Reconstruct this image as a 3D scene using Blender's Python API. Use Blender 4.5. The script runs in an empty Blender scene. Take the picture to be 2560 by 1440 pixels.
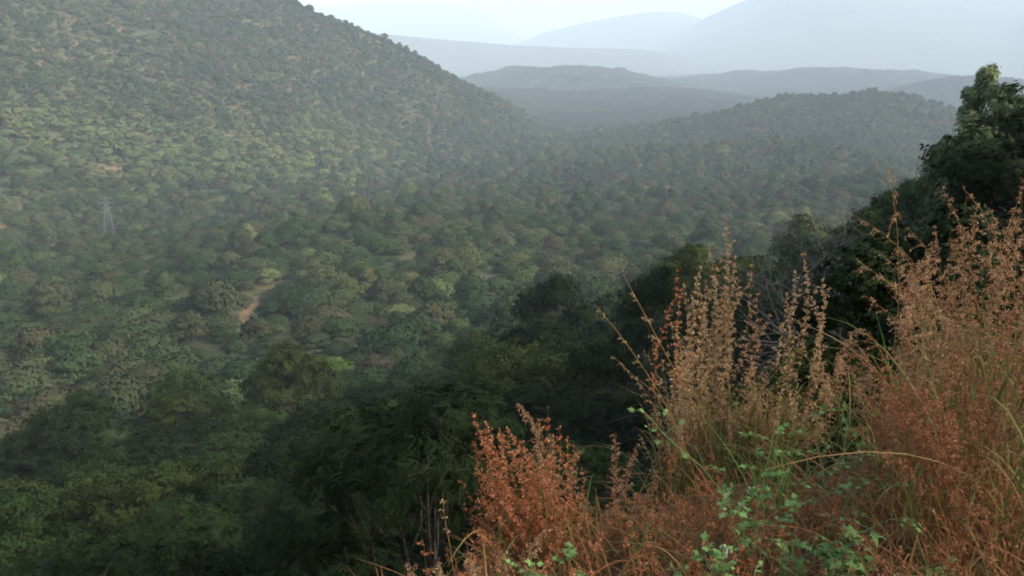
import bpy, math, random
import numpy as np
from mathutils import Vector, Matrix, Euler

R = math.radians
sc = bpy.context.scene
COL = sc.collection
rng = np.random.default_rng(7)
random.seed(7)

# ------------------------------------------------------------------ camera
F = 2217.0            # focal length in pixels of a 2560 px wide frame
PITCH = 15.6          # degrees below the horizontal
cam_d = bpy.data.cameras.new("camera"); cam = bpy.data.objects.new("camera", cam_d)
COL.objects.link(cam); sc.camera = cam
cam_d.sensor_width = 36; cam_d.lens = 36 * F / 2560
cam_d.clip_start = 0.05; cam_d.clip_end = 60000
cam.location = (0, 0, 0); cam.rotation_euler = (R(90 - PITCH), 0, 0)

# ------------------------------------------------------------------ light
SUN_EL, SUN_AZ = 33.0, 108.0         # azimuth measured from straight ahead, right positive
w = bpy.data.worlds.new("World"); sc.world = w; w.use_nodes = True
nt = w.node_tree; bg = nt.nodes["Background"]
sky = nt.nodes.new("ShaderNodeTexSky"); sky.sky_type = 'NISHITA'; sky.sun_disc = False
sky.sun_elevation = R(SUN_EL); sky.sun_rotation = R(SUN_AZ)
sky.air_density = 1.0; sky.dust_density = 6.0; sky.ozone_density = 1.0
nt.links.new(sky.outputs[0], bg.inputs[0]); bg.inputs[1].default_value = 0.15
sl = bpy.data.lights.new("sun", 'SUN'); sun = bpy.data.objects.new("sun", sl); COL.objects.link(sun)
sl.energy = 2.7; sl.angle = R(7); sl.color = (1.0, 0.90, 0.76)
sd = Vector((math.sin(R(SUN_AZ)) * math.cos(R(SUN_EL)), math.cos(R(SUN_AZ)) * math.cos(R(SUN_EL)), math.sin(R(SUN_EL))))
sun.rotation_euler = sd.to_track_quat('Z', 'Y').to_euler()
sc.view_settings.view_transform = 'Standard'; sc.view_settings.look = 'None'
sc.view_settings.gamma = 1.0; sc.view_settings.exposure = 1.6
sc.render.engine = 'CYCLES'
sc.cycles.use_denoising = True
sc.cycles.max_bounces = 6; sc.cycles.diffuse_bounces = 3; sc.cycles.transmission_bounces = 4
sc.cycles.volume_bounces = 1; sc.cycles.transparent_max_bounces = 4
sc.cycles.pixel_filter_type = 'BLACKMAN_HARRIS'; sc.cycles.filter_width = 1.9

# ------------------------------------------------------------------ pixel <-> world
cp, sp_ = math.cos(R(PITCH)), math.sin(R(PITCH))
def ray(px, py):
    r = (px - 1280) / F; u = (720 - py) / F
    return np.array((r, cp + u * sp_, -sp_ + u * cp))
def pix(px, py):                       # azimuth (deg), tangent of elevation
    d = ray(px, py); h = math.hypot(d[0], d[1])
    return math.degrees(math.atan2(d[0], d[1])), d[2] / h
def project(x, y, z):
    f = y * cp - z * sp_; u = y * sp_ + z * cp
    return 1280 + F * x / f, 720 - F * u / f
def polar(az, D):
    return D * math.sin(R(az)), D * math.cos(R(az))

# ------------------------------------------------------------------ noise
_perm = np.random.default_rng(3).random((256, 256))
def vnoise(x, y):
    xi = np.floor(x).astype(np.int64); yi = np.floor(y).astype(np.int64)
    fx = x - xi; fy = y - yi; fx = fx * fx * (3 - 2 * fx); fy = fy * fy * (3 - 2 * fy)
    g = lambda a, b: _perm[a & 255, b & 255]
    return ((g(xi, yi) * (1 - fx) + g(xi + 1, yi) * fx) * (1 - fy) + (g(xi, yi + 1) * (1 - fx) + g(xi + 1, yi + 1) * fx) * fy) * 2 - 1
def fbm(x, y, oct=4):
    s = 0; a = 1.0; t = 0
    for i in range(oct):
        s = s + a * vnoise(x * 2 ** i + 17.3 * i, y * 2 ** i - 9.1 * i); t += a; a *= 0.5
    return s / t

# ------------------------------------------------------------------ terrain height
_D = [0.01, 1.5, 3, 5, 8, 14, 20, 30, 45, 60, 90, 150, 250, 420, 700, 1000, 1400, 2000, 3000, 5000, 9000, 30000]
_far = [-93, -122, -145, -165, -185, -203, -212, -216, -220]
_cols = {-181: [-1.65, -1.65, -1.5, -1, .5, 4, 8, 15, 23, 29, 40, 50, 50], -100: [-1.65, -1.65, -2, -2, -3, -4, -5, -5, -4, -2, 0, 5, 0], -60: [-1.65, -1.7, -2.6, -4.5, -8, -13, -17, -22, -27, -32, -42, -60, -76],
 -35: [-1.65, -1.7, -2.5, -4.4, -8, -14, -18, -23, -28, -34, -44, -62, -77],
 -8: [-1.65, -1.68, -2.2, -3.6, -7, -13, -17, -22, -27, -33, -43, -62, -77],
 5: [-1.65, -1.65, -1.95, -3.0, -5.4, -10, -13.5, -18, -23, -27, -36, -56, -75],
 18: [-1.65, -1.65, -1.8, -2.5, -4.4, -7.8, -10.5, -13.5, -17, -20, -26, -43, -67],
 30: [-1.65, -1.6, -1.6, -1.75, -2.5, -4.5, -6, -8, -10, -12.5, -18, -36, -62],
 60: [-1.65, -1.5, -1.2, -1.0, -.8, -.6, 0, 1, 2, 2, -2, -18, -48],
 95: [-1.65, -1.5, -1.0, 0, 1.5, 4, 7, 12, 19, 24, 32, 30, 0],  # unseen rise right of and behind the camera, added to shade the near slope
 181: [-1.65, -1.65, -1.5, -1, .5, 4, 8, 15, 23, 29, 40, 50, 50]}
_az = np.array(sorted(_cols)); _Z = np.array([_cols[a] + _far for a in sorted(_cols)])
_lD = np.log(_D)
def table(az, D):
    l = np.log(np.maximum(D, 0.02))
    j = np.clip(np.searchsorted(_lD, l) - 1, 0, len(_D) - 2); t = np.clip((l - _lD[j]) / (_lD[j + 1] - _lD[j]), 0, 1)
    i = np.clip(np.searchsorted(_az, az) - 1, 0, len(_az) - 2); s = np.clip((az - _az[i]) / (_az[i + 1] - _az[i]), 0, 1)
    s = s * s * (3 - 2 * s)
    return (_Z[i, j] * (1 - t) + _Z[i, j + 1] * t) * (1 - s) + (_Z[i + 1, j] * (1 - t) + _Z[i + 1, j + 1] * t) * s

def sil(pts):                           # ridge line: points of a skyline -> azimuth, slope
    a = [pix(*p) for p in pts]; return np.array([q[0] for q in a]), np.array([q[1] for q in a])
LEFT = sil([(-900, -620), (-400, -420), (0, -250), (300, -140), (500, -66), (620, -26), (690, -8), (745, 14), (800, 40), (860, 62), (920, 88), (1000, 126), (1070, 160), (1120, 196), (1160, 220), (1230, 258), (1320, 305), (1440, 360)])
LEFT_FOOT = sil([(-900, 0), (0, 0), (700, 0), (1130, 0), (1500, 0)])[0]
RIDGES = [  # skyline, distance, front width, back width, roughness
 (sil([(900, 230), (1100, 224), (1280, 228), (1450, 236), (1600, 230), (1780, 240), (1900, 262), (2050, 300)]), 2700, 1600, 1000, 14),
 (sil([(300, 60), (900, 78), (1060, 94), (1290, 112), (1450, 118), (1600, 121), (1700, 134), (1780, 160), (1860, 205), (1950, 240)]), 7200, 1500, 1100, 12),
 (sil([(1180, 150), (1290, 112), (1370, 80), (1450, 60), (1530, 44), (1600, 32), (1660, 27), (1700, 30), (1760, 50), (1850, 95), (2000, 140)]), 12500, 3200, 2000, 22),
 (sil([(1500, 170), (1640, 112), (1760, 52), (1880, -4), (1960, -60), (2080, -110), (2200, -120), (2330, -90), (2450, -50), (2600, -20), (2900, 30)]), 10500, 3900, 2400, 50),
 (sil([(100, -60), (500, -20), (780, 14), (960, 2), (1100, 0), (1180, 16), (1260, 60), (1330, 105), (1450, 140)]), 17000, 4200, 2500, 26),
 (sil([(2250, 190), (2380, 130), (2480, 70), (2600, 15), (2800, -40), (3200, -60)]), 9000, 2400, 1400, 32),
]
BUMPS = [  # px, distance, height, lateral radius, depth radius
 (2165, 1650, 84, 260, 330), (1900, 1050, 26, 170, 160), (1490, 3600, 88, 300, 520), (1250, 3800, 68, 240, 450), (1840, 4400, 44, 400, 500), (2200, 4400, 78, 470, 550),
 (2480, 3300, 84, 340, 420), (1640, 1500, 22, 200, 200), (2330, 700, 20, 110, 130), (900, 420, 8, 60, 60)]
BUMPS = [(*polar(pix(px, 100)[0], D), h, rx, ry) for px, D, h, rx, ry in BUMPS]

def height(x, y):
    x = np.asarray(x, float); y = np.asarray(y, float)
    D = np.hypot(x, y); az = np.degrees(np.arctan2(x, y))
    z = table(az, D)
    z = z + fbm(x / 260 + 3, y / 260, 4) * np.clip((D - 120) / 900, 0, 1) * 16 + fbm(x / 9, y / 9, 2) * 0.35 * np.clip((D - 4) / 12, 0, 1)
    base = z
    # left hill
    foot = np.interp(az, LEFT_FOOT, [330, 430, 640, 1050, 1250])
    zr = np.interp(az, *LEFT) * 1520
    t = np.clip((D - foot) / (1520 - foot), 0, 1)
    prof = t * t * (1.9 - 0.9 * t)
    back = np.clip(1 - (D - 1520) / 900, 0, 1); back = back * back * (3 - 2 * back)
    prof = np.where(D > 1520, back, prof)
    g = np.clip((az + 62) / 15, 0, 1) * np.clip((LEFT[0][-1] - az) / 4, 0, 1)
    rise = np.maximum(zr - base, 0) * prof * g
    # gullies on the slope
    rise = rise * (1 + 0.10 * fbm(az / 3.2, D / 900, 3) * np.clip((1450 - D) / 500, 0, 1) * (D > foot))
    z = base + rise
    for bx, by, h, rx, ry in BUMPS:
        ca = math.hypot(bx, by); ux, uy = bx / ca, by / ca
        a = (x - bx) * uy - (y - by) * ux; b = (x - bx) * ux + (y - by) * uy
        z = z + h * np.exp(-(a / rx) ** 2 - (b / ry) ** 2) * (1 + 0.18 * fbm(x / 90, y / 90, 2))
    for (sa, se), D0, wf, wb, ro in RIDGES:
        zr = np.interp(az, sa, se) * D0 + ro * fbm(x / (D0 * .09) + D0, y / (D0 * .09), 4)
        f = np.where(D < D0, (D - (D0 - wf)) / wf, 1 - (D - D0) / wb); f = np.clip(f, 0, 1)
        f = np.where(D < D0, f ** 1.25, f * f * (3 - 2 * f))
        e = np.clip((az - sa[0]) / 2, 0, 1) * np.clip((sa[-1] - az) / 2, 0, 1)
        f = f * e
        r = np.maximum(zr - base, 0) * f * (1 + 0.25 * (1 - f) * fbm(x / (D0 * .12) + ro, y / (D0 * .12), 4))
        z = np.maximum(z, base + r)
    return z
def H(x, y): return float(height(x, y))
def hit(px, py):                        # ground point seen at a pixel
    d = ray(px, py); t = np.geomspace(2, 12000, 4000)
    X, Y, Zr = d[0] * t, d[1] * t, d[2] * t
    k = np.argmax(height(X, Y) > Zr)
    return X[k], Y[k]

# ------------------------------------------------------------------ mesh helpers
def build(name, V, Q, mats, parent=None, mi=None, smooth=False, link=True):
    me = bpy.data.meshes.new(name)
    V = np.asarray(V, np.float32); Q = np.asarray(Q, np.int32)
    me.vertices.add(len(V)); me.vertices.foreach_set('co', V.ravel())
    k = Q.shape[1]
    me.loops.add(Q.size); me.loops.foreach_set('vertex_index', Q.ravel())
    me.polygons.add(len(Q)); me.polygons.foreach_set('loop_start', np.arange(0, Q.size, k, dtype=np.int32))
    if mi is not None: me.polygons.foreach_set('material_index', np.asarray(mi, np.int32))
    if smooth: me.polygons.foreach_set('use_smooth', np.ones(len(Q), bool))
    for m in (mats if isinstance(mats, (list, tuple)) else [mats]): me.materials.append(m)
    me.update(calc_edges=True); me.validate()
    o = bpy.data.objects.new(name, me)
    if link: COL.objects.link(o)
    if parent is not None: o.parent = parent
    return o
def tag(o, label=None, cat=None, group=None, kind=None):
    if label: o['label'] = label
    if cat: o['category'] = cat
    if group: o['group'] = group
    if kind: o['kind'] = kind
    return o
def empty(name, loc, rz=0, s=1.0):
    o = bpy.data.objects.new(name, None); COL.objects.link(o)
    o.location = loc; o.rotation_euler = (0, 0, rz); o.scale = (s, s, s); o.empty_display_size = 0.2
    return o
class Acc:
    def __init__(s): s.v = []; s.q = []; s.n = 0
    def add(s, V, Q):
        s.v.append(np.asarray(V, float)); s.q.append(np.asarray(Q, np.int64) + s.n); s.n += len(V)
    def get(s): return np.concatenate(s.v), np.concatenate(s.q)
    def build(s, name, m, parent=None, **k): V, Q = s.get(); return build(name, V, Q, m, parent, **k)
def tube(acc, P, rad, n=6):
    P = np.asarray(P, float); m = len(P); T = np.gradient(P, axis=0); T /= np.linalg.norm(T, axis=1)[:, None] + 1e-9
    up = np.array((0.13, 0.31, 0.94)); A = np.cross(T, up); A /= np.linalg.norm(A, axis=1)[:, None] + 1e-9; B = np.cross(T, A)
    a = np.linspace(0, 2 * math.pi, n, endpoint=False); rad = np.broadcast_to(rad, m)
    V = P[:, None] + rad[:, None, None] * (np.cos(a)[None, :, None] * A[:, None] + np.sin(a)[None, :, None] * B[:, None])
    i = np.arange(m - 1)[:, None] * n; j = np.arange(n)[None]; k = (j + 1) % n
    Q = np.stack([i + j, i + k, i + n + k, i + n + j], -1).reshape(-1, 4)
    acc.add(V.reshape(-1, 3), Q)
def frames(N, nrm, spin=None, r=rng):       # rotation matrices with local Z near the given normals
    Z = nrm / (np.linalg.norm(nrm, axis=1)[:, None] + 1e-9)
    a = r.normal(size=(N, 3)) if spin is None else spin
    X = a - (a * Z).sum(1)[:, None] * Z; X /= np.linalg.norm(X, axis=1)[:, None] + 1e-9
    return np.stack([X, np.cross(Z, X), Z], -1)
def scatter(T, Q, P, M, S):                 # copies of template T,Q at P with rotations M and sizes S
    V = P[:, None] + np.einsum('nij,kj->nki', M, T) * np.asarray(S)[:, None, None]
    n, k = len(P), len(T)
    return V.reshape(-1, 3), (Q[None] + (np.arange(n) * k)[:, None, None]).reshape(-1, Q.shape[1])

# ------------------------------------------------------------------ materials
def mat(name):
    m = bpy.data.materials.new(name); m.use_nodes = True; t = m.node_tree; t.nodes.clear()
    o = t.nodes.new('ShaderNodeOutputMaterial'); return m, t, o
def ramp(t, stops, fac, const=False):
    r = t.nodes.new('ShaderNodeValToRGB'); e = r.color_ramp.elements
    while len(e) < len(stops): e.new(0.5)
    for k, (p, c) in enumerate(stops): e[k].position = p; e[k].color = (*c, 1)
    t.links.new(fac, r.inputs[0]); return r.outputs[0]
def noise(t, scale, detail=4, vec=None, rough=.6):
    n = t.nodes.new('ShaderNodeTexNoise'); n.inputs['Scale'].default_value = scale; n.inputs['Detail'].default_value = detail
    n.inputs['Roughness'].default_value = rough
    if vec is not None: t.links.new(vec, n.inputs['Vector'])
    return n.outputs['Fac']
def mixc(t, f, a, b, mode='MIX'):
    m = t.nodes.new('ShaderNodeMix'); m.data_type = 'RGBA'; m.blend_type = mode
    for s, v in ((m.inputs[0], f), (m.inputs[6], a), (m.inputs[7], b)):
        if isinstance(v, (int, float)): s.default_value = v
        elif isinstance(v, tuple): s.default_value = (*v, 1)
        else: t.links.new(v, s)
    return m.outputs[2]
def mul(t, a, k):
    m = t.nodes.new('ShaderNodeMath'); m.operation = 'MULTIPLY'; t.links.new(a, m.inputs[0]); m.inputs[1].default_value = k; return m.outputs[0]
def leaf_mat(name, cols, jitter=0.35, trans=0.1, rough=0.8, spec=0.08, drift=False):
    """cols: ramp of colours picked by object and by leaf"""
    m, t, o = mat(name); g = t.nodes.new('ShaderNodeNewGeometry'); oi = t.nodes.new('ShaderNodeObjectInfo')
    mm = t.nodes.new('ShaderNodeMath'); mm.operation = 'MULTIPLY_ADD'; t.links.new(g.outputs['Random Per Island'], mm.inputs[0])
    mm.inputs[1].default_value = jitter
    sb = t.nodes.new('ShaderNodeMath'); sb.operation = 'MULTIPLY'; t.links.new(oi.outputs['Random'], sb.inputs[0]); sb.inputs[1].default_value = 1 - jitter
    t.links.new(sb.outputs[0], mm.inputs[2])
    n = len(cols); c = ramp(t, [(i / (n - 1), cc) for i, cc in enumerate(cols)], mm.outputs[0])
    if drift:
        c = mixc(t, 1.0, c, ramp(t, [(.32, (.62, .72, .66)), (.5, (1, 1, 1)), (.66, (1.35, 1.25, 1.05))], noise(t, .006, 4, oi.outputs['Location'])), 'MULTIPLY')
    p = t.nodes.new('ShaderNodeBsdfPrincipled'); p.inputs['Roughness'].default_value = rough
    p.inputs['Specular IOR Level'].default_value = spec; t.links.new(c, p.inputs['Base Color'])
    tr = t.nodes.new('ShaderNodeBsdfTranslucent'); t.links.new(c, tr.inputs[0])
    mx = t.nodes.new('ShaderNodeMixShader'); mx.inputs[0].default_value = trans
    t.links.new(p.outputs[0], mx.inputs[1]); t.links.new(tr.outputs[0], mx.inputs[2]); t.links.new(mx.outputs[0], o.inputs[0])
    return m
def plain_mat(name, a, b, scale=8, rough=0.85):
    m, t, o = mat(name); tc = t.nodes.new('ShaderNodeTexCoord')
    c = ramp(t, [(0.3, a), (0.7, b)], noise(t, scale, 5, tc.outputs['Object']))
    p = t.nodes.new('ShaderNodeBsdfPrincipled'); p.inputs['Roughness'].default_value = rough; p.inputs['Specular IOR Level'].default_value = 0.2
    t.links.new(c, p.inputs['Base Color']); t.links.new(p.outputs[0], o.inputs[0]); return m

M_BARK = plain_mat('bark', (0.035, 0.028, 0.022), (0.10, 0.085, 0.07), 6)
M_TWIG = plain_mat('grey_twig', (0.06, 0.05, 0.05), (0.13, 0.11, 0.11), 6)
LEAFY = {  # tone -> leaf material
 'dark green': leaf_mat('leaf_dark_green', [(0.0038, 0.0084, 0.0024), (0.0076, 0.0154, 0.0039), (0.0165, 0.0283, 0.0067)]),
 'olive green': leaf_mat('leaf_olive', [(0.0147, 0.0225, 0.0045), (0.0250, 0.0368, 0.0067), (0.0383, 0.0526, 0.0113)]),
 'mid green': leaf_mat('leaf_mid_green', [(0.0103, 0.0225, 0.0056), (0.0177, 0.0346, 0.0079), (0.0295, 0.0511, 0.0124)]),
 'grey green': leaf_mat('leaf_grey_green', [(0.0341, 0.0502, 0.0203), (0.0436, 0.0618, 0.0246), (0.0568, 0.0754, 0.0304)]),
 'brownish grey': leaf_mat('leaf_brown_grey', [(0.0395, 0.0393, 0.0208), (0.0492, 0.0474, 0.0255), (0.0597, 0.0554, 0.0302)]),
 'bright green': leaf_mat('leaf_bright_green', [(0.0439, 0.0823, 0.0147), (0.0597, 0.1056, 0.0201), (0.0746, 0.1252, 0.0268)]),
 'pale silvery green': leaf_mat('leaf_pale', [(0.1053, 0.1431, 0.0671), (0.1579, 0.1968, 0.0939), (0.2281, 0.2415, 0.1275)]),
}
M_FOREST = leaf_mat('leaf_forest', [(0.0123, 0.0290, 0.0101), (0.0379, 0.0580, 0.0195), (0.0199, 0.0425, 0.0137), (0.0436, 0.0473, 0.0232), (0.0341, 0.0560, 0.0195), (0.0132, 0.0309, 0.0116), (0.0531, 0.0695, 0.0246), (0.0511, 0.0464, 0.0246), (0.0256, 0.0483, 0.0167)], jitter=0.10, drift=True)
M_SUN_TINT = leaf_mat('leaf_forest_sun_tint', [(0.0426, 0.0657, 0.0217), (0.0711, 0.0966, 0.0326), (0.0947, 0.1043, 0.0406), (0.0550, 0.0821, 0.0268), (0.0995, 0.1178, 0.0449), (0.0805, 0.0754, 0.0348)], jitter=0.10, drift=True)  # lighter forest leaves: sunlight on the left slope put into their colour

# ground: straw coloured soil with scrub
def ground_mat():
    m, t, o = mat('dry_soil_and_scrub'); tc = t.nodes.new('ShaderNodeTexCoord'); P = tc.outputs['Object']
    a = ramp(t, [(0.35, (0.07, 0.055, 0.026)), (0.5, (0.12, 0.085, 0.042)), (0.68, (0.18, 0.12, 0.062))], noise(t, 0.03, 6, P))
    b = ramp(t, [(0.35, (0.028, 0.036, 0.016)), (0.65, (0.062, 0.064, 0.030))], noise(t, 0.4, 6, P))
    f = ramp(t, [(0.48, (0, 0, 0)), (0.64, (1, 1, 1))], noise(t, 0.012, 8, P, .7))
    f2 = ramp(t, [(0.40, (0, 0, 0)), (0.6, (1, 1, 1))], noise(t, 0.25, 5, P, .7))
    c = mixc(t, f2, mixc(t, f, b, a), b)
    c = mixc(t, 0.5, c, mixc(t, f, b, a))
    lit = ramp(t, [(0.38, (0.015, 0.011, 0.006)), (0.52, (0.07, 0.04, 0.018)), (0.7, (0.16, 0.10, 0.05))], noise(t, 26, 6, P, .8))
    sx = t.nodes.new('ShaderNodeVectorMath'); sx.operation = 'LENGTH'; t.links.new(P, sx.inputs[0])
    c = mixc(t, ramp(t, [(0.10, (1, 1, 1)), (0.16, (0, 0, 0))], mul(t, sx.outputs['Value'], .01)), c, lit)
    p = t.nodes.new('ShaderNodeBsdfPrincipled'); p.inputs['Roughness'].default_value = 0.95; p.inputs['Specular IOR Level'].default_value = 0.1
    t.links.new(c, p.inputs['Base Color']); t.links.new(p.outputs[0], o.inputs[0]); return m
def mountain_mat():
    m, t, o = mat('wooded_rocky_mountain'); tc = t.nodes.new('ShaderNodeTexCoord'); P = tc.outputs['Object']
    c = ramp(t, [(0.3, (0.03, 0.05, 0.03)), (0.55, (0.07, 0.085, 0.05)), (0.75, (0.16, 0.13, 0.09))], noise(t, 0.012, 9, P, .75))
    g = t.nodes.new('ShaderNodeNewGeometry'); s = t.nodes.new('ShaderNodeSeparateXYZ'); t.links.new(g.outputs['Normal'], s.inputs[0])
    k = ramp(t, [(0.52, (1, 1, 1)), (0.66, (0, 0, 0))], s.outputs[2])
    c = mixc(t, k, c, (0.34, 0.27, 0.22))
    bm = t.nodes.new('ShaderNodeBump'); bm.inputs['Distance'].default_value = 12; bm.inputs['Strength'].default_value = 0.9
    t.links.new(noise(t, 0.04, 8, P, .8), bm.inputs['Height'])
    p = t.nodes.new('ShaderNodeBsdfPrincipled'); p.inputs['Roughness'].default_value = 0.95; p.inputs['Specular IOR Level'].default_value = 0.1
    t.links.new(bm.outputs[0], p.inputs['Normal'])
    t.links.new(c, p.inputs['Base Color']); t.links.new(p.outputs[0], o.inputs[0]); return m
M_GROUND = ground_mat(); M_MOUNT = mountain_mat()

# ------------------------------------------------------------------ terrain meshes
def terrain():
    az = np.concatenate([np.arange(-180, -60, 4), np.arange(-60, -34, 0.5), np.arange(-34, 34, 0.14), np.arange(34, 60, 0.5), np.arange(60, 180.1, 4)])
    D = np.concatenate([[0.02], np.geomspace(0.4, 28000, 460)])
    A, DD = np.meshgrid(np.radians(az), D, indexing='xy')
    X, Y = DD * np.sin(A), DD * np.cos(A); Z = height(X, Y)
    n = len(az); i = np.arange(len(D) - 1)[:, None] * n; j = np.arange(n - 1)[None]
    Q = np.stack([i + j, i + j + 1, i + n + j + 1, i + n + j], -1).reshape(-1, 4)[:, ::-1]
    V = np.stack([X, Y, Z], -1).reshape(-1, 3)
    c = V[Q].mean(1); cd = np.hypot(c[:, 0], c[:, 1]); ca = np.degrees(np.arctan2(c[:, 0], c[:, 1]))
    foot = np.interp(ca, LEFT_FOOT, [330, 430, 640, 1050, 1250])
    left = (cd > foot + 40) & (cd < 2300) & (ca > -50) & (ca < LEFT[0][-4])
    bump = np.zeros(len(c), int)
    for k, (bx, by, h, rx, ry) in enumerate(BUMPS[:7]):
        if h < 40: continue
        bump[((c[:, 0] - bx) ** 2 + (c[:, 1] - by) ** 2 < (1.15 * rx) ** 2) & ~left] = k + 1
    mount = (cd > 5500) & ~left
    parts = [('ground', ~left & ~mount & (bump == 0), M_GROUND), ('hill', left, M_GROUND), ('mountain', mount, M_MOUNT)]
    parts += [('hill', (bump == k) & ~mount, M_GROUND) for k in range(1, 8) if (bump == k).any()]
    for name, mask, m in parts:
        q = Q[mask]; u, inv = np.unique(q, return_inverse=True)
        o = build(name, V[u], inv.reshape(-1, 4), m, smooth=True); tag(o, kind='structure')
terrain()

# ------------------------------------------------------------------ trees
def lobes(r, R0, hgt, n, flat=0.55, base=0.45, lo=.26, hi=.40, sp=1.0, low=0):
    """crown made of overlapping clumps: centres and radii"""
    out = []
    for k in range(low):
        a = k * 2.4 + .7; lr = R0 * r.uniform(.28, .42)
        out.append((R0 * .78 * math.cos(a), R0 * .78 * math.sin(a), hgt * r.uniform(.32, .72), lr, lr * .8))
    for k in range(n):
        a = k * 2.4 + r.uniform(-.4, .4); q = math.sqrt((k + 0.5) / n); rad = R0 * sp * q * r.uniform(.8, 1.05)
        top = hgt * (1 - (1 - base) * 0.75 * q ** 2.2) * r.uniform(.92, 1.04)
        lr = R0 * r.uniform(lo, hi)
        out.append((rad * math.cos(a), rad * math.sin(a), top - lr * flat, lr, lr * flat * r.uniform(.8, 1.2)))
    return out
def crown_points(r, L, N, under=0.25, inner=0.2, clus=1, cs=.2):
    if clus > 1:
        P, nm = crown_points(r, L, N // clus, under, inner); P = np.repeat(P, clus, 0); nm = np.repeat(nm, clus, 0)
        return P + r.normal(0, cs, P.shape) * (1, 1, .45), nm + r.normal(0, .22, P.shape)
    L = np.array(L); w = L[:, 3] ** 2; k = r.choice(len(L), N, p=w / w.sum()); l = L[k]
    d = r.normal(size=(N, 3)); d /= np.linalg.norm(d, axis=1)[:, None]
    flip = (d[:, 2] < 0) & (r.random(N) > under); d[flip, 2] *= -1
    q = 1 - inner * r.random(N) ** 2 + r.normal(0, 0.07, N)
    bump = 1 + 0.16 * np.sin(7 * d[:, 0] + k) * np.sin(6 * d[:, 1] + 2 * k)
    P = l[:, :3] + d * np.stack([l[:, 3], l[:, 3], l[:, 4]], 1) * (q * bump)[:, None]
    nrm = d + r.normal(0, .28, (N, 3)) + np.array((0, 0, .35))
    return P, nrm
def frond_template(pairs=7, L=1.0, wid=0.34, droop=0.22):
    V = []; Q = []
    for i in range(pairs):
        x = L * (0.16 + 0.80 * i / (pairs - 1)); w = wid * math.sin(math.pi * (0.18 + 0.72 * i / (pairs - 1))) ; z = -droop * x * x
        hw = L * 0.80 / pairs * 0.42
        for s in (-1, 1):
            b = len(V); x2 = x + w * 0.45
            V += [(x - hw * .4, 0, z), (x + (x2 - x) * .5 - hw, s * w * .55, z - .02), (x2, s * w, z - .07), (x + (x2 - x) * .5 + hw, s * w * .5, z - .02)]
            Q.append((b, b + 1, b + 2, b + 3))
    b = len(V); V += [(L * .95, 0, -droop * .9), (L * 1.05, .05, -droop), (L * 1.2, 0, -droop * 1.25), (L * 1.05, -.05, -droop)]; Q.append((b, b + 1, b + 2, b + 3))
    return np.array(V), np.array(Q)
SPRAY = (np.array([(0, 0, 0), (.5, .24, -.03), (1.0, 0, -.16), (.5, -.24, -.03), (.15, 0, 0), (.45, .5, -.1), (.75, .62, -.2), (.6, .2, -.05), (.15, 0, 0), (.6, -.2, -.05), (.75, -.62, -.2), (.45, -.5, -.1)]),
         np.array([(0, 1, 2, 3), (4, 5, 6, 7), (8, 9, 10, 11)]))
TUFT = (np.array([(-.5, -.12, -.1), (.1, -.5, -.06), (.55, .1, -.12), (-.1, .5, .02)]), np.array([(0, 1, 2, 3)]))
BLOB = (np.array([(-.5, -.4, -.1), (.4, -.5, -.12), (.5, .4, -.05), (-.4, .5, .08)]), np.array([(0, 1, 2, 3)]))
def limbs(r, L, R0, hgt, trunks=1, fork=0.3, tr=0.16, n=6, twig=True):
    acc = Acc(); bases = []
    for k in range(trunks):
        a = k * 2.2 + .4; off = 0 if trunks == 1 else R0 * .1
        bx, by = off * math.cos(a), off * math.sin(a)
        fx, fy, fz = bx * 2.4 + r.uniform(-.2, .2), by * 2.4 + r.uniform(-.2, .2), hgt * fork * r.uniform(.9, 1.15)
        t = np.linspace(0, 1, 6)[:, None]; P = np.array((bx, by, -.5)) * (1 - t) + np.array((fx, fy, fz)) * t
        P[1:-1, :2] += r.normal(0, .05 * tr * 6, (4, 2)); tube(acc, P, tr * (1 - .4 * t[:, 0]), n + 2); bases.append(P[-1])
    for (lx, ly, lz, lr, lh) in L:
        b = bases[int(np.argmin([(lx - q[0]) ** 2 + (ly - q[1]) ** 2 for q in bases]))]
        e = np.array((lx, ly, lz - lh * .1)); t = np.linspace(0, 1, 6)[:, None]
        P = b * (1 - t) + e * t; P[:, 2] += (np.sin(t[:, 0] * math.pi) * -.08 * R0); P[1:-1] += r.normal(0, .05 * R0 / 3, (4, 3))
        tube(acc, P, tr * (.55 - .42 * t[:, 0]), n)
        if twig:
            for _ in range(7):
                d = r.normal(size=3); d[2] = abs(d[2]) * .5; d /= np.linalg.norm(d)
                q = e + d * np.array((lr, lr, lh)) * .85; s = P[r.integers(3, 6)]
                t2 = np.linspace(0, 1, 4)[:, None]; PP = s * (1 - t2) + q * t2 + r.normal(0, .04, (4, 3)) * (t2 * (1 - t2) * 4)
                tube(acc, PP, tr * (.14 - .1 * t2[:, 0]), 4)
    return acc
def tree_mesh(seed, R0, hgt, nl, N, templ, size, flat=.55, base=.45, under=.25, trunks=1, fork=.3, tr=.16, twig=True, inner=.2, clus=1, cs=.2, **lk):
    r = np.random.default_rng(seed); L = lobes(r, R0, hgt, nl, flat, base, **lk)
    P, nrm = crown_points(r, L, N, under, inner, clus, cs); N = len(P); M = frames(N, nrm, None, r); S = size * r.uniform(.7, 1.25, N)
    V, Q = scatter(templ[0], templ[1], P, M, S)
    T = limbs(r, L, R0, hgt, trunks, fork, tr, 5, twig).get()
    return (V, Q), T
FR = frond_template()
RAW = []
PROTO = {}   # level -> list of (crown mesh, trunk mesh)
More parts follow.
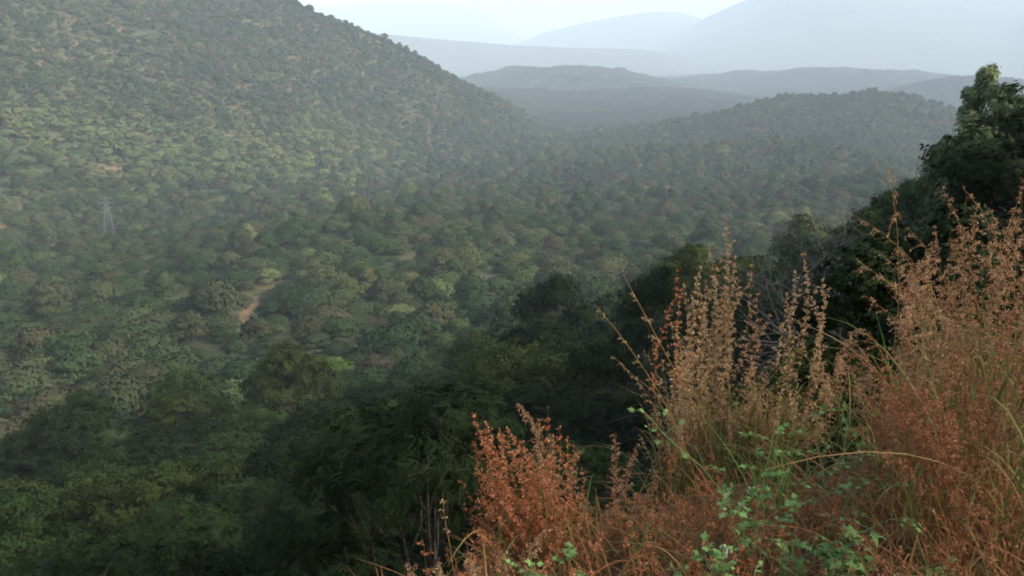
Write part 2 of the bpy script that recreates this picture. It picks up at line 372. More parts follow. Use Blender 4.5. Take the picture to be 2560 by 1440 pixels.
def proto(level, args):
    out = []
    for k, a in enumerate(args):
        (V, Q), (TV, TQ) = tree_mesh(**a)
        if level in ('near', 'mid') and len(RAW) < 6: RAW.append((V, Q, TV, TQ))
        c = build('crown', V, Q, LEAFY['mid green'], link=False); t = build('trunk', TV, TQ, M_BARK, link=False, smooth=True)
        out.append((c.data, t.data)); bpy.data.objects.remove(c); bpy.data.objects.remove(t)
    PROTO[level] = out
proto('near', [dict(seed=11 + k, R0=3.2 + .3 * k, hgt=7.4 - .4 * k, nl=17 + 2 * k, N=5600, templ=FR, size=.26, flat=.5, base=.25, under=.25, trunks=1 + k % 2, tr=.14, inner=.3, clus=9, cs=.17) for k in range(3)])
proto('mid', [dict(seed=31 + k, R0=3.9 + .4 * k, hgt=7.2 - .5 * k, nl=15 + 3 * k, N=10000, templ=SPRAY, size=.20, flat=.5, base=.3, under=.2, trunks=1 + k % 3, tr=.17, inner=.25, clus=14, cs=.22) for k in range(4)])
proto('far', [dict(seed=51 + k, R0=3.9 + .45 * k, hgt=6.9 - .3 * k, nl=12 + 2 * k, N=5200, templ=TUFT, size=.38, flat=.46, base=.3, under=.12, trunks=1 + k % 2, tr=.18, twig=False, inner=.15, clus=8, cs=.25, lo=.42, hi=.60, sp=.72) for k in range(5)])
proto('big', [dict(seed=61, R0=3.1, hgt=7.2, nl=26, N=13000, templ=SPRAY, size=.22, flat=.8, base=.25, under=.4, trunks=2, tr=.2, inner=.5, clus=14, cs=.2, low=22)])
proto('slim', [dict(seed=62, R0=1.1, hgt=10.0, nl=13, N=4200, templ=SPRAY, size=.17, flat=1.3, base=.72, under=.6, trunks=1, fork=.75, tr=.10, inner=.5)])

TREES = []
def add_tree(level, k, x, y, s, tone, name='tree', sz=1.0, label=None, group='trees of the wooded slope and valley', cat='tree', rz=None, dz=0.0):
    z = H(x, y) - 0.15 + dz; c, t = PROTO[level][k % len(PROTO[level])]
    e = empty(name, (x, y, z), random.uniform(0, 6.28) if rz is None else rz, s); e.scale = (s, s, s * sz)
    co = bpy.data.objects.new('crown', c); to = bpy.data.objects.new('trunk', t)
    for o in (co, to): COL.objects.link(o); o.parent = e
    co.material_slots[0].link = 'OBJECT'; co.material_slots[0].material = LEAFY[tone]
    tag(e, label, cat, group)
    d = math.hypot(x, y); px, py = project(x, y, z + 5 * s)
    if label is None: TREES.append([e, tone, px, py, d])
    return e

# special trees -------------------------------------------------------
def at(px, D, py=700): return polar(pix(px, py)[0], D)
HERO = []
def hero(level, k, px, D, s, tone, label, **kw):
    x, y = at(px, D, kw.pop('py', 650)); HERO.append((x, y, 3.2 * s)); return add_tree(level, k, x, y, s, tone, label=label, group=kw.pop('group', None), **kw)
hero('big', 0, 2540, 40, .98, 'grey green', 'big dark dense tree at the right edge rising over the dry grass', name='broad_tree', sz=1.12, py=400)
hero('slim', 0, 2475, 46, 1.0, 'pale silvery green', 'pale green treetop sticking up behind the big dark tree at the right', name='slender_tree', py=200)
hero('big', 0, 2600, 32, .85, 'dark green', 'dark tree in front of the biggest one, half cut by the right edge', name='broad_tree', py=500)
hero('near', 0, 1650, 45, .88, 'dark green', 'dark umbrella-shaped tree standing left of the tall dry grass heads', name='umbrella_tree', sz=1.6)
hero('near', 2, 1850, 66, 1.10, 'olive green', 'olive green tree behind the tips of the central grass clump', name='umbrella_tree')
hero('mid', 1, 1185, 118, 1.25, 'olive green', 'tall olive tree whose forked trunk shows in the middle of the slope', name='forked_tree', sz=1.35)
hero('mid', 2, 820, 170, .85, 'bright green', 'bright yellow green rounded tree below the bare sandy path', name='round_tree')
hero('mid', 0, 925, 160, 1.0, 'brownish grey', 'brownish flat topped tree with a dark bare trunk beside the bright green tree', name='flat_topped_tree')

HERO.append((*at(2120, 30, 680), 3.5)); HERO.append((*at(2120, 24, 680), 3.5)); HERO.append((*at(2230, 38, 620), 3))
# clearings (kept free of trees)
CLEAR = []
def clearing(px, py, rx, ry):
    x, y = hit(px, py); d = math.hypot(x, y); CLEAR.append((x * (1 - 6 / d), y * (1 - 6 / d), rx, ry + 5)); return x, y
clearing(665, 735, 3.4, 22); clearing(640, 752, 3.6, 26); clearing(618, 775, 3.4, 24); clearing(612, 800, 5, 20); clearing(860, 495, 26, 12); clearing(990, 478, 24, 14); clearing(275, 592, 7, 18); clearing(958, 476, 9, 24)
for q in [(250, 415, 8, 9), (290, 425, 7, 7), (680, 420, 10, 7), (150, 400, 7, 8), (560, 380, 9, 8), (290, 665, 6, 8), (450, 740, 6, 7), (60, 385, 8, 8), (370, 440, 6, 8), (120, 330, 9, 9), (480, 320, 10, 8),
          (440, 870, 4, 6), (1030, 330, 12, 9), (1100, 235, 16, 10), (650, 190, 14, 12), (490, 130, 12, 10), (1000, 120, 14, 12), (1290, 600, 7, 7), (130, 610, 8, 9), (960, 520, 12, 7), (1050, 640, 7, 7), (1235, 690, 6, 6), (660, 840, 5, 5), (1460, 270, 14, 12), (1540, 390, 12, 10)]:
    clearing(*q)
def blocked(x, y, pad=0):
    for cx, cy, rx, ry in CLEAR:
        ca = math.hypot(cx, cy); ux, uy = cx / ca, cy / ca
        a = (x - cx) * uy - (y - cy) * ux; b = (x - cx) * ux + (y - cy) * uy
        if (a / rx) ** 2 + (b / ry) ** 2 < 1: return True
    for cx, cy, r in HERO:
        if (x - cx) ** 2 + (y - cy) ** 2 < r * r: return True
    return False

# forest positions on a jittered hexagonal grid
def grid(spacing, d0, d1, azmax=42, jit=.36, seed=1):
    r = np.random.default_rng(seed); n = int(d1 / spacing) + 2
    i, j = np.meshgrid(np.arange(-n, n), np.arange(-2, int(n * 1.16)), indexing='ij')
    x = (i + .5 * (j % 2)) * spacing + r.uniform(-jit, jit, i.shape) * spacing; y = j * .866 * spacing + r.uniform(-jit, jit, i.shape) * spacing
    x, y = x.ravel(), y.ravel(); D = np.hypot(x, y); az = np.degrees(np.arctan2(x, y))
    k = (D > d0) & (D < d1) & (np.abs(az) < azmax); return x[k], y[k]
cand = []
x1, y1 = grid(5.0, 11, 95, 38, seed=4)
for x, y in zip(x1, y1):
    az = math.degrees(math.atan2(x, y)); D = math.hypot(x, y)
    if az > 3 and D < 16 + (az - 3) * 0.35: continue       # grassy bank stays open
    if az > 24 and D < 40: continue
    if blocked(x, y): continue
    cand.append((x, y, D, 4.6))
x2, y2 = grid(10.2, 95, 420, 36, jit=.42, seed=5)
for x, y in zip(x2, y2):
    if blocked(x, y): continue
    cand.append((x, y, math.hypot(x, y), 10.2))
cand.sort(key=lambda c: c[2])
vis = []; rest = []
for c in cand:
    x, y, D, s = c; px, py = project(x, y, H(x, y) + 5)
    (vis if (-60 < px < 2620 and py < 1560 and len(vis) < 288) else rest).append(c)
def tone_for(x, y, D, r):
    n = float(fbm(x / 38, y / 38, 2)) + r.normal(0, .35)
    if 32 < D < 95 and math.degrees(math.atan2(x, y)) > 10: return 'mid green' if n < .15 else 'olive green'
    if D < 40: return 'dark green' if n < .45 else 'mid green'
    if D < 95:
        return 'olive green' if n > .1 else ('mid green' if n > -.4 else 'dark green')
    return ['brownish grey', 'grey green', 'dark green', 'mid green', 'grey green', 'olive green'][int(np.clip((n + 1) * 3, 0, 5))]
rt = np.random.default_rng(9)
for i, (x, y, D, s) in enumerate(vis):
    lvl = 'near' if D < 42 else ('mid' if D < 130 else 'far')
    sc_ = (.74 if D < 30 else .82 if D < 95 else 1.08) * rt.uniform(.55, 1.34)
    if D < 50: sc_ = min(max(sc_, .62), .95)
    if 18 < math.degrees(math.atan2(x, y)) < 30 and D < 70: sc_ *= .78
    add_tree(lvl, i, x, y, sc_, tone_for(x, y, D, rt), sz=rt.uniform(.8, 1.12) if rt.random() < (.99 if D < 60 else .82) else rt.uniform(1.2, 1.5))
print('individual trees', len(vis), 'reach', vis[-1][2])

# labels: nearest landmark, side and order
LAND = [('the forked trunk in mid slope', 1185, 850), ('the bare sandy path', 640, 770), ('the central dry grass clump', 1830, 850), ('the red grass plume', 1250, 1080),
        ('the lower left corner', 60, 1380), ('the left edge of the picture', 0, 900), ('the bright green tree', 820, 820), ('the dark umbrella tree', 1655, 690),
        ('the bottom edge', 700, 1400), ('the dark tree at the right edge', 2450, 400), ('the leafless tree', 2120, 660), ('the yellow green canopy', 560, 960)]
ORD = ['nearest', 'second nearest', 'third nearest', 'fourth nearest', 'fifth nearest', 'sixth nearest', 'seventh nearest', 'eighth nearest', 'ninth nearest', 'tenth nearest', 'eleventh nearest', 'twelfth nearest', 'thirteenth nearest', 'fourteenth nearest', 'fifteenth nearest', 'sixteenth nearest', 'seventeenth nearest', 'eighteenth nearest', 'nineteenth nearest', 'twentieth nearest']
def label_trees():
    G = {}
    for e, tone, px, py, d in TREES:
        l = min(LAND, key=lambda q: math.hypot(q[1] - px, q[2] - py)); dx, dy = px - l[1], py - l[2]
        side = ('right of' if dx > 0 else 'left of') if abs(dx) > 1.2 * abs(dy) else ('below' if dy > 0 else 'above')
        if 'corner' in l[0] or 'edge' in l[0]: side = 'by'
        kind = 'feathery' if d < 42 else 'spreading' if d < 130 else 'domed'
        G.setdefault((kind, tone, side, l[0]), []).append((math.hypot(dx, dy), e))
    for (kind, tone, side, l), v in G.items():
        v.sort(key=lambda q: q[0])
        for i, (_, e) in enumerate(v):
            o = ORD[i] + ' ' if i < len(ORD) and len(v) > 1 else ('outlying ' if len(v) > 1 else '')
            e['label'] = f"{o}{tone} {kind} tree {side} {l}"
label_trees()

# far forest as one mass: instanced tree shapes ---------------------------------
SRC = bpy.data.collections.new('forest_shapes')
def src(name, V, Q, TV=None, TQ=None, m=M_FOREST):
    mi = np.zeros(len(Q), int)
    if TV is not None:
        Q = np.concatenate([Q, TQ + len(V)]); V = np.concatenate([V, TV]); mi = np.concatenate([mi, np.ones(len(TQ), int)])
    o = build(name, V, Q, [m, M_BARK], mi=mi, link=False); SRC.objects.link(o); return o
NM, NF, NP = 6, 5, 5; PALE = NM + NF + NP
for k in range(NM):
    (V, Q), (TV, TQ) = tree_mesh(70 + k, 3.9 + .4 * k, 6.9 - .3 * k, 10 + 2 * k, 2600, TUFT, .50, flat=.46, base=.3, under=.1, tr=.17, twig=False, inner=.12, lo=.42, hi=.62, sp=.72); src('a%02d' % k, V, Q, TV, TQ)
for k in range(NF):
    (V, Q), _ = tree_mesh(90 + k, 4.0 + .4 * k, 7.0 - .3 * k, 7 + k, 560, BLOB, 1.0, flat=.5, base=.3, under=.05, tr=.15, twig=False, inner=.1, lo=.45, hi=.65, sp=.7); src('b%02d' % k, V, Q)
for k in range(NP):     # patches of a dozen trees
    r = np.random.default_rng(120 + k); VV = Acc()
    for q in range(15):
        (V, Q), _ = tree_mesh(200 + k * 20 + q, r.uniform(3.2, 4.8), r.uniform(4.8, 8.0), 5, 60, BLOB, 2.0, flat=.65, base=.25, under=0, twig=False, inner=.1)
        g = (q % 4 - 1.5) * 8.3 + r.uniform(-2.5, 2.5), (q // 4 - 1.5) * 8.3 + r.uniform(-2.5, 2.5)
        VV.add(V + np.array((*g, 0)), Q)
    V, Q = VV.get(); src('c%02d' % k, V, Q)
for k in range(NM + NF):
    o_ = [q for q in SRC.objects if q.name.startswith('a%02d' % k if k < NM else 'b%02d' % (k - NM))][0]; m_ = o_.data.copy(); m_.materials[0] = M_SUN_TINT
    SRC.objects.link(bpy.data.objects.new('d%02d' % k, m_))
for k, (V, Q, TV, TQ) in enumerate(RAW): src('e%02d' % k, V, Q, TV, TQ, LEAFY['mid green'])
def pale(x, y, z, r):  # chooses trees with sunlight in the leaf colour, mostly a left slope band
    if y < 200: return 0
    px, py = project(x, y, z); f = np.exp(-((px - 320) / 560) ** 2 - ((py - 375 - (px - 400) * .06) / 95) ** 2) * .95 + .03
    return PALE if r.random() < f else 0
def gn_instancer(name, pts, rot, scl, idx):
    me = bpy.data.meshes.new(name); me.vertices.add(len(pts)); me.vertices.foreach_set('co', np.asarray(pts, np.float32).ravel())
    for nm, ty, a in (('rot', 'FLOAT_VECTOR', rot), ('scl', 'FLOAT_VECTOR', scl)):
        at_ = me.attributes.new(nm, ty, 'POINT'); at_.data.foreach_set('vector', np.asarray(a, np.float32).ravel())
    at_ = me.attributes.new('idx', 'INT', 'POINT'); at_.data.foreach_set('value', np.asarray(idx, np.int32))
    o = bpy.data.objects.new(name, me); COL.objects.link(o)
    g = bpy.data.node_groups.new('forest_nodes', 'GeometryNodeTree')
    g.interface.new_socket('Geometry', in_out='INPUT', socket_type='NodeSocketGeometry'); g.interface.new_socket('Geometry', in_out='OUTPUT', socket_type='NodeSocketGeometry')
    N, L = g.nodes, g.links; gi = N.new('NodeGroupInput'); go = N.new('NodeGroupOutput'); ip = N.new('GeometryNodeInstanceOnPoints'); ci = N.new('GeometryNodeCollectionInfo')
    ci.inputs[0].default_value = SRC; ci.inputs['Separate Children'].default_value = True; ci.inputs['Reset Children'].default_value = True
    def na(nm, ty):
        a = N.new('GeometryNodeInputNamedAttribute'); a.data_type = ty; a.inputs['Name'].default_value = nm; return [s for s in a.outputs if s.enabled][0]
    L.new(gi.outputs[0], ip.inputs['Points']); L.new(ci.outputs[0], ip.inputs['Instance']); ip.inputs['Pick Instance'].default_value = True
    L.new(na('idx', 'INT'), ip.inputs['Instance Index']); L.new(na('rot', 'FLOAT_VECTOR'), ip.inputs['Rotation']); L.new(na('scl', 'FLOAT_VECTOR'), ip.inputs['Scale'])
    L.new(ip.outputs[0], go.inputs[0]); md = o.modifiers.new('nodes', 'NODES'); md.node_group = g
    return o
def normal(x, y, e=12):
    gx = (height(x + e, y) - height(x - e, y)) / (2 * e); gy = (height(x, y + e) - height(x, y - e)) / (2 * e); return gx, gy
rf = np.random.default_rng(21)
pts = []; rots = []; scls = []; idxs = []
def push(x, y, z, rx, ry, rz, s, sz, i): pts.append((x, y, z)); rots.append((rx, ry, rz)); scls.append((s, s, s * sz)); idxs.append(i)
xs, ys = grid(10.0, 420, 1750, 42, jit=.42, seed=6)
den = fbm(xs / 60, ys / 60, 3)
fx = [(c[0], c[1]) for c in rest]
xs = np.concatenate([[f[0] for f in fx], xs]); ys = np.concatenate([[f[1] for f in fx], ys]); den = np.concatenate([np.zeros(len(fx)), den])
zs = height(xs, ys); Ds = np.hypot(xs, ys)
for x, y, z, d, D in zip(xs, ys, zs, den, Ds):
    if D > 420 and (d < -.36 and rf.random() < .4): continue
    if D < 900 and D > 420 and blocked(x, y): continue
    s = rf.uniform(.45, 1.25) * (.8 if D < 95 else 1.1)
    if rf.random() < .06 and D > 95: s *= 1.3
    i = rf.integers(0, NM) if D < 760 else NM + rf.integers(0, NF)
    if D < 100: i = 2 * (NM + NF) + NP + (rf.integers(0, 3) if D < 45 else rf.integers(3, 6))
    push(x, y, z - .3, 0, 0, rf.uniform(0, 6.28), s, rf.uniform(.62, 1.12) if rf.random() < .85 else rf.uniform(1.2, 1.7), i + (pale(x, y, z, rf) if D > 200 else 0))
bx_, by_ = grid(3.6, 60, 520, 38, seed=14); bz_ = height(bx_, by_)
for x, y, z in zip(bx_, by_, bz_):
    if rf.random() < .86 or (blocked(x, y) and rf.random() < .6): continue
    push(x, y, z - .5, 0, 0, rf.uniform(0, 6.28), rf.uniform(.10, .28), rf.uniform(.8, 1.1), rf.integers(0, NM) if y < 260 else NM + rf.integers(0, NF))
bx_, by_ = grid(6.0, 520, 1500, 38, seed=15); bz_ = height(bx_, by_)
for x, y, z in zip(bx_, by_, bz_):
    if rf.random() < .2: continue
    push(x, y, z - .5, 0, 0, rf.uniform(0, 6.28), rf.uniform(.2, .5), rf.uniform(.8, 1.2), NM + rf.integers(0, NF))
bx_, by_ = grid(1.5, 8, 44, 50, seed=31); bz_ = height(bx_, by_)
for x, y, z in zip(bx_, by_, bz_):
    az = math.degrees(math.atan2(x, y)); D = math.hypot(x, y)
    if (az < 2 and (D < 14 or rf.random() < .6)) or (2 < az < 26 and D > 24): continue
    push(x, y, z - .3, 0, 0, rf.uniform(0, 6.28), rf.uniform(.13, .26), rf.uniform(.7, 1.1), 2 * (NM + NF) + NP + rf.integers(0, 6))
xs, ys = grid(31, 1740, 5600, 42, jit=.2, seed=8); zs = height(xs, ys); gx, gy = normal(xs, ys)
for x, y, z, a, b in zip(xs, ys, zs, gx, gy):
    rz = rf.integers(0, 4) * math.pi / 2
    q = (Vector((-a, -b, 1)).to_track_quat('Z', 'Y') @ Euler((0, 0, rz)).to_quaternion()).to_euler()
    push(x, y, z - .6, q.x, q.y, q.z, rf.uniform(.95, 1.08), rf.uniform(.8, 1.2), NM + NF + rf.integers(0, NP))
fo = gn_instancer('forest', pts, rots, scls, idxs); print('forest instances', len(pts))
tag(fo, 'grey green scrub forest covering the valley and the hills into the haze', 'forest', kind='stuff')

# ------------------------------------------------------------------ path ribbon and bare earth patches
M_PATH = plain_mat('sandy_earth', (0.10, 0.065, 0.028), (0.165, 0.105, 0.048), .6)
M_RED = plain_mat('red_earth', (0.12, 0.065, 0.04), (0.20, 0.12, 0.075), .3)
def ribbon(name, pxs, width, m, lift=.12):
    P = np.array([hit(*p) for p in pxs]); t = np.linspace(0, len(P) - 1, 40)
    X = np.interp(t, range(len(P)), P[:, 0]); Y = np.interp(t, range(len(P)), P[:, 1]); W = np.interp(t, range(len(P)), width)
    T = np.stack([np.gradient(X), np.gradient(Y)], 1); T /= np.linalg.norm(T, axis=1)[:, None]; Nn = np.stack([-T[:, 1], T[:, 0]], 1)
    s = np.linspace(-1, 1, 7); r = np.random.default_rng(int(P[0, 0]) & 255); ed = 1 + .25 * r.normal(size=(40, 1))
    XX = X[:, None] + Nn[:, :1] * s * W[:, None] * ed; YY = Y[:, None] + Nn[:, 1:] * s * W[:, None] * ed
    Z = height(XX, YY) + lift; i = np.arange(39)[:, None] * 7; j = np.arange(6)[None]
    Q = np.stack([i + j, i + j + 1, i + 8 + j, i + 7 + j], -1).reshape(-1, 4)
    return tag(build(name, np.stack([XX, YY, Z], -1).reshape(-1, 3), Q, m, smooth=True), kind='structure')
ribbon('path', [(685, 722), (665, 738), (640, 752), (622, 768), (610, 790), (612, 812)], [1.4, 1.7, 2.0, 1.7, 1.5, .9], M_PATH)
ribbon('dirt_track', [(800, 489), (850, 493), (905, 501), (960, 512)], [1.5, 3.2, 3.2, 1.2], M_RED)

# ------------------------------------------------------------------ power pylons
M_STEEL = plain_mat('galvanised_steel', (0.085, 0.088, 0.10), (0.12, 0.123, 0.135), 1)
def strut(acc, a, b, r): tube(acc, [a, b], r, 4)
def pylon(px, py, hgt, label):
    x, y = hit(px, py); root = empty('power_pylon', (x, y, H(x, y)), math.radians(20))
    b = Acc(); hw = lambda z: (2.6 * (1 - z / hgt) + .45)
    lv = [0, .16, .31, .45, .57, .67, .76, .84, .91, 1.0]; lv = [q * hgt for q in lv]; th = .09
    for k in range(len(lv) - 1):
        z0, z1 = lv[k], lv[k + 1]; a, c = hw(z0), hw(z1)
        C0 = [(-a, -a, z0), (a, -a, z0), (a, a, z0), (-a, a, z0)]; C1 = [(-c, -c, z1), (c, -c, z1), (c, c, z1), (-c, c, z1)]
        for i in range(4):
            strut(b, C0[i], C1[i], th); j = (i + 1) % 4
            strut(b, C0[i], C1[j], th * .6); strut(b, C0[j], C1[i], th * .6); strut(b, C1[i], C1[j], th * .6)
    b.build('lattice_mast', M_STEEL, root)
    for z in (.70, .82, .94):
        a = Acc(); z0 = z * hgt; L = 3.4 if z != .82 else 4.2
        for s in (-1, 1):
            tip = (s * L, 0, z0 + .1)
            for q in (-1, 1):
                strut(a, (s * .4, q * .45, z0), tip, .09); strut(a, (s * .4, q * .45, z0 + 1.1), tip, .09)
            strut(a, tip, (s * L, 0, z0 - 1.5), .10)
        a.build('crossarm', M_STEEL, root)
    tag(root, label, 'pylon', 'lattice power pylons in the valley forest')
pylon(275, 590, 23, 'larger grey steel lattice pylon among trees at the left of the valley')
pylon(958, 476, 19, 'small distant grey pylon beside the pale open clearing in mid valley')

# ------------------------------------------------------------------ bare tree
def bare(acc, r, P, d, L, rad, depth):
    n = 5; pts_ = [P]; dd = d
    for i in range(n):
        dd = dd + r.normal(0, .13, 3); dd /= np.linalg.norm(dd); pts_.append(pts_[-1] + dd * L / n)
    tube(acc, pts_, np.linspace(rad, rad * .6, n + 1), 5 if depth > 2 else 3)
    if depth == 0: return
    for k in range(3 if depth > 1 else 4):
        nd = dd + r.normal(0, .5, 3); nd[2] = nd[2] * .7 + .12; nd /= np.linalg.norm(nd)
        bare(acc, r, pts_[r.integers(2, n + 1)], nd, L * r.uniform(.6, .85), rad * .55, depth - 1)
def bare_tree(px, D, L, label, seed, rad=.07):
    x, y = at(px, D); root = empty('bare_tree', (x, y, H(x, y) - .2)); r = np.random.default_rng(seed); HERO.append((x, y, 2))
    tr_ = Acc(); tube(tr_, [(0, 0, -.3), (.1, 0, .8), (.05, .1, 1.6)], [rad * 1.6, rad * 1.3, rad], 7); tr_.build('trunk', M_TWIG, root, smooth=True)
    c = Acc()
    for k in range(6):
        a = k * 1.05 + r.uniform(-.3, .3); d = np.array((math.cos(a) * .75, math.sin(a) * .75, .75)); bare(c, r, np.array((.05, .1, 1.5)), d / np.linalg.norm(d), L, rad * .75, 4)
    c.build('branch', M_TWIG, root); tag(root, label, 'bare tree')
bare_tree(2120, 30, 3.0, 'leafless grey twiggy tree between the central grass clump and the right bank', 3)
bare_tree(2230, 38, 2.9, 'hazy leafless purple grey tree behind the other bare tree, below the big dark tree', 5)

# ------------------------------------------------------------------ foreground grass
def straw(name, cols, trans=.4): return leaf_mat(name, cols, jitter=.9, trans=trans, rough=.7, spec=.15)
G_TAN = straw('seed_tan', [(0.22, 0.12, 0.055), (0.38, 0.24, 0.12), (0.60, 0.45, 0.28)])
G_PINK = straw('seed_pink_brown', [(0.15, 0.070, 0.032), (0.29, 0.155, 0.082), (0.50, 0.33, 0.20)])
G_RED = straw('seed_red_orange', [(0.24, 0.075, 0.030), (0.40, 0.15, 0.065), (0.60, 0.32, 0.16)])
G_RUST = straw('seed_dark_rust', [(0.10, 0.036, 0.016), (0.19, 0.078, 0.036), (0.33, 0.17, 0.095)])
G_STEM = straw('stem_straw', [(0.16, 0.09, 0.03), (0.26, 0.16, 0.06), (0.38, 0.26, 0.11)])
G_REDSTEM = straw('stem_red', [(0.14, 0.045, 0.02), (0.22, 0.08, 0.035), (0.32, 0.15, 0.06)])
G_BLADE = straw('blade_green_yellow', [(0.07, 0.10, 0.025), (0.14, 0.13, 0.04), (0.22, 0.13, 0.05)])
G_GREEN = straw('blade_green', [(0.07, 0.15, 0.03), (0.11, 0.20, 0.045), (0.17, 0.24, 0.06)])
SPK = (np.array([(0, 0, 0), (.45, .22, .05), (1, 0, 0), (.45, -.22, -.05)]), np.array([(0, 1, 2, 3)]))
def stalk(st, sh, r, base, hgt, lean, head=.42, nb=28, bl=.034, droop=.5, spk=.0088, rad=.0016, tipbend=.0, fix=False):
    n = 11; t = np.linspace(0, 1, n)
    P = base + np.stack([lean[0] * t ** 1.7 * hgt, lean[1] * t ** 1.7 * hgt, hgt * (t - .18 * t ** 2 * math.hypot(*lean) - tipbend * t ** 6)], 1)
    P[1:, :2] += np.cumsum(r.normal(0, .0035, (n - 1, 2)), 0); bd = r.normal(0, .08, 2)
    P[:, :2] += bd * hgt * (np.maximum(t - .5, 0)[:, None] * 2) ** 2.2 - (0 if not fix else bd * hgt) * (t ** 1.3)[:, None]
    bl = bl * r.uniform(.7, 1.5)
    tube(st, P, np.linspace(rad, rad * .4, n), 3)
    pos = []; dirs = []
    for k in range(nb):
        nd = k // 3; q = 1 - head * (1 - (nd * 3 + 1.5 + r.normal(0, .5)) / nb); q = min(max(q, .05), .998)
        f = q * (n - 1); i = min(int(f), n - 2); b = P[i] + (P[i + 1] - P[i]) * (f - i)
        tan = P[i + 1] - P[i]; tan /= np.linalg.norm(tan); a = r.uniform(0, 6.28)
        out = np.array((math.cos(a), math.sin(a), 0)) * .75 + tan * .9; out /= np.linalg.norm(out)
        L = bl * (1.15 - .75 * (q - (1 - head)) / head) * r.uniform(.35, 1.6); m = max(3, int(L / .0062))
        s = np.linspace(.12, 1, m)[:, None]; B = b + out * s * L; B[:, 2] -= droop * (s[:, 0] ** 2) * L
        tube(st, np.concatenate([[b], B[[m // 2, -1]]]), rad * .35, 3)
        B = np.repeat(B, 2, 0) + r.normal(0, .0022, (2 * m, 3)); pos.append(B)
        d = out * .6 + r.normal(0, .5, (len(B), 3)); d[:, 2] -= droop * .8; dirs.append(d)
    pos = np.concatenate(pos); dirs = np.concatenate(dirs); dirs /= np.linalg.norm(dirs, axis=1)[:, None]
    Y = np.cross(dirs, r.normal(size=dirs.shape)); Y /= np.linalg.norm(Y, axis=1)[:, None] + 1e-9
    M = np.stack([dirs, Y, np.cross(dirs, Y)], -1)
    V, Q = scatter(SPK[0], SPK[1], pos, M, spk * r.uniform(.7, 1.3, len(pos))); sh.add(V, Q)
def blade(acc, r, base, L, lean, wid, droop=.6):
    n = 8; t = np.linspace(0, 1, n); a = math.atan2(lean[1], lean[0])
    P = base + np.stack([lean[0] * L * t ** 1.3, lean[1] * L * t ** 1.3, L * (t - droop * t ** 2.6)], 1)
    side = np.array((-math.sin(a), math.cos(a), 0)) + r.normal(0, .4, 3) * .6; side /= np.linalg.norm(side); w_ = wid * (1 - t ** 2.2) + .0006
    V = np.concatenate([P - side * w_[:, None], P + side * w_[:, None]]); i = np.arange(n - 1)
    acc.add(V, np.stack([i, i + 1, i + 1 + n, i + n], 1))
def clump(px, D, n, hgt, spread, label, seed, seedm, stemm=None, bladem=None, blades=60, name='grass_clump', lean=(0, 0), leanj=.22, group='clumps of tall dry grass on the bank', tips=(), hmin=.45, **kw):
    r = np.random.default_rng(seed); cx, cy = at(px, D); z0 = H(cx, cy); root = empty(name, (cx, cy, z0))
    st, sh, bl = Acc(), Acc(), Acc()
    for k in range(n):
        a = r.uniform(0, 6.28); q = math.sqrt(r.random()) * spread; bx, by = q * math.cos(a), q * math.sin(a)
        b = np.array((bx, by, H(cx + bx, cy + by) - z0 - .02))
        ln = (lean[0] + bx / spread * leanj * .8 + r.normal(0, leanj * .5), lean[1] + by / spread * leanj * .5 + r.normal(0, leanj * .4))
        stalk(st, sh, r, b, hgt * r.uniform(hmin, 1.0) * (1.06 - .2 * q / spread), ln, **kw)
    for tx, ty in tips:
        wx, wy = at(tx, D, ty); d = ray(tx, ty); wz = d[2] / math.hypot(d[0], d[1]) * D
        bx = (wx - cx) * .45 + r.normal(0, .02); b = np.array((bx, 0, H(cx + bx, cy) - z0 - .02)); hh = wz - z0 - b[2]
        for _ in range(3): l_ = (wx - cx - bx) / hh; hh = (wz - z0 - b[2]) / (1 - .18 * abs(l_))
        stalk(st, sh, r, b, hh, (l_, 0), rad=.002, fix=True, **{**kw, 'nb': 44, 'spk': .0105})
    for k in range(blades):
        a = r.uniform(0, 6.28); q = math.sqrt(r.random()) * spread; bx, by = q * math.cos(a), q * math.sin(a)
        b = np.array((bx, by, H(cx + bx, cy + by) - z0 + r.uniform(0, hgt * .35)))
        blade(bl, r, b, r.uniform(.25, .62) * min(hgt, 1.1), r.normal(0, .45, 2), r.uniform(.0018, .0042), r.uniform(.2, .8))
    st.build('stem', stemm or G_STEM, root); sh.build('seed_head', seedm, root)
    if blades: bl.build('leaf_blade', bladem or G_BLADE, root)
    tag(root, label, 'grass', group); return root
# central clump
clump(1800, 4.5, 28, 1.36, .17, 'tallest tan grass clump, its pale seed heads rising over the forest in the middle', 1, G_TAN, blades=90, leanj=.13, lean=(-.02, 0), tips=[(1816, 542), (1776, 615), (1838, 640), (1790, 690), (1825, 600), (1800, 650), (1765, 700), (1820, 690), (1865, 720), (1835, 760), (1785, 740), (1876, 665), (1760, 665), (1810, 720), (1850, 700)])
clump(1740, 4.3, 24, 1.2, .15, 'tan grass clump forming the left shoulder of the tall central tuft', 2, G_TAN, blades=80, leanj=.17, lean=(-.04, 0), tips=[(1718, 715), (1745, 690), (1725, 740), (1755, 720), (1735, 780), (1700, 760), (1672, 905), (1690, 850)])
clump(1890, 4.4, 22, 1.12, .19, 'brown and tan grass clump in the lower middle of the central tuft', 3, G_PINK, blades=90, leanj=.2, tips=[(1905, 740), (1935, 790)])
clump(1975, 4.5, 14, 1.02, .14, 'grass clump with two fat tan seed heads leaning right of the central tuft', 4, G_TAN, blades=70, leanj=.18, lean=(.08, 0), tips=[(2012, 635), (2000, 680), (2068, 705), (1960, 730), (2030, 700), (2075, 730), (2055, 722), (2045, 760)])
clump(2080, 4.8, 13, 1.0, .20, 'loose arching grass clump with drooping brown heads right of the central tuft', 5, G_PINK, blades=50, leanj=.35, lean=(.15, 0), bl=.05, droop=.9, tipbend=.16, tips=[(2165, 750), (2120, 830)])
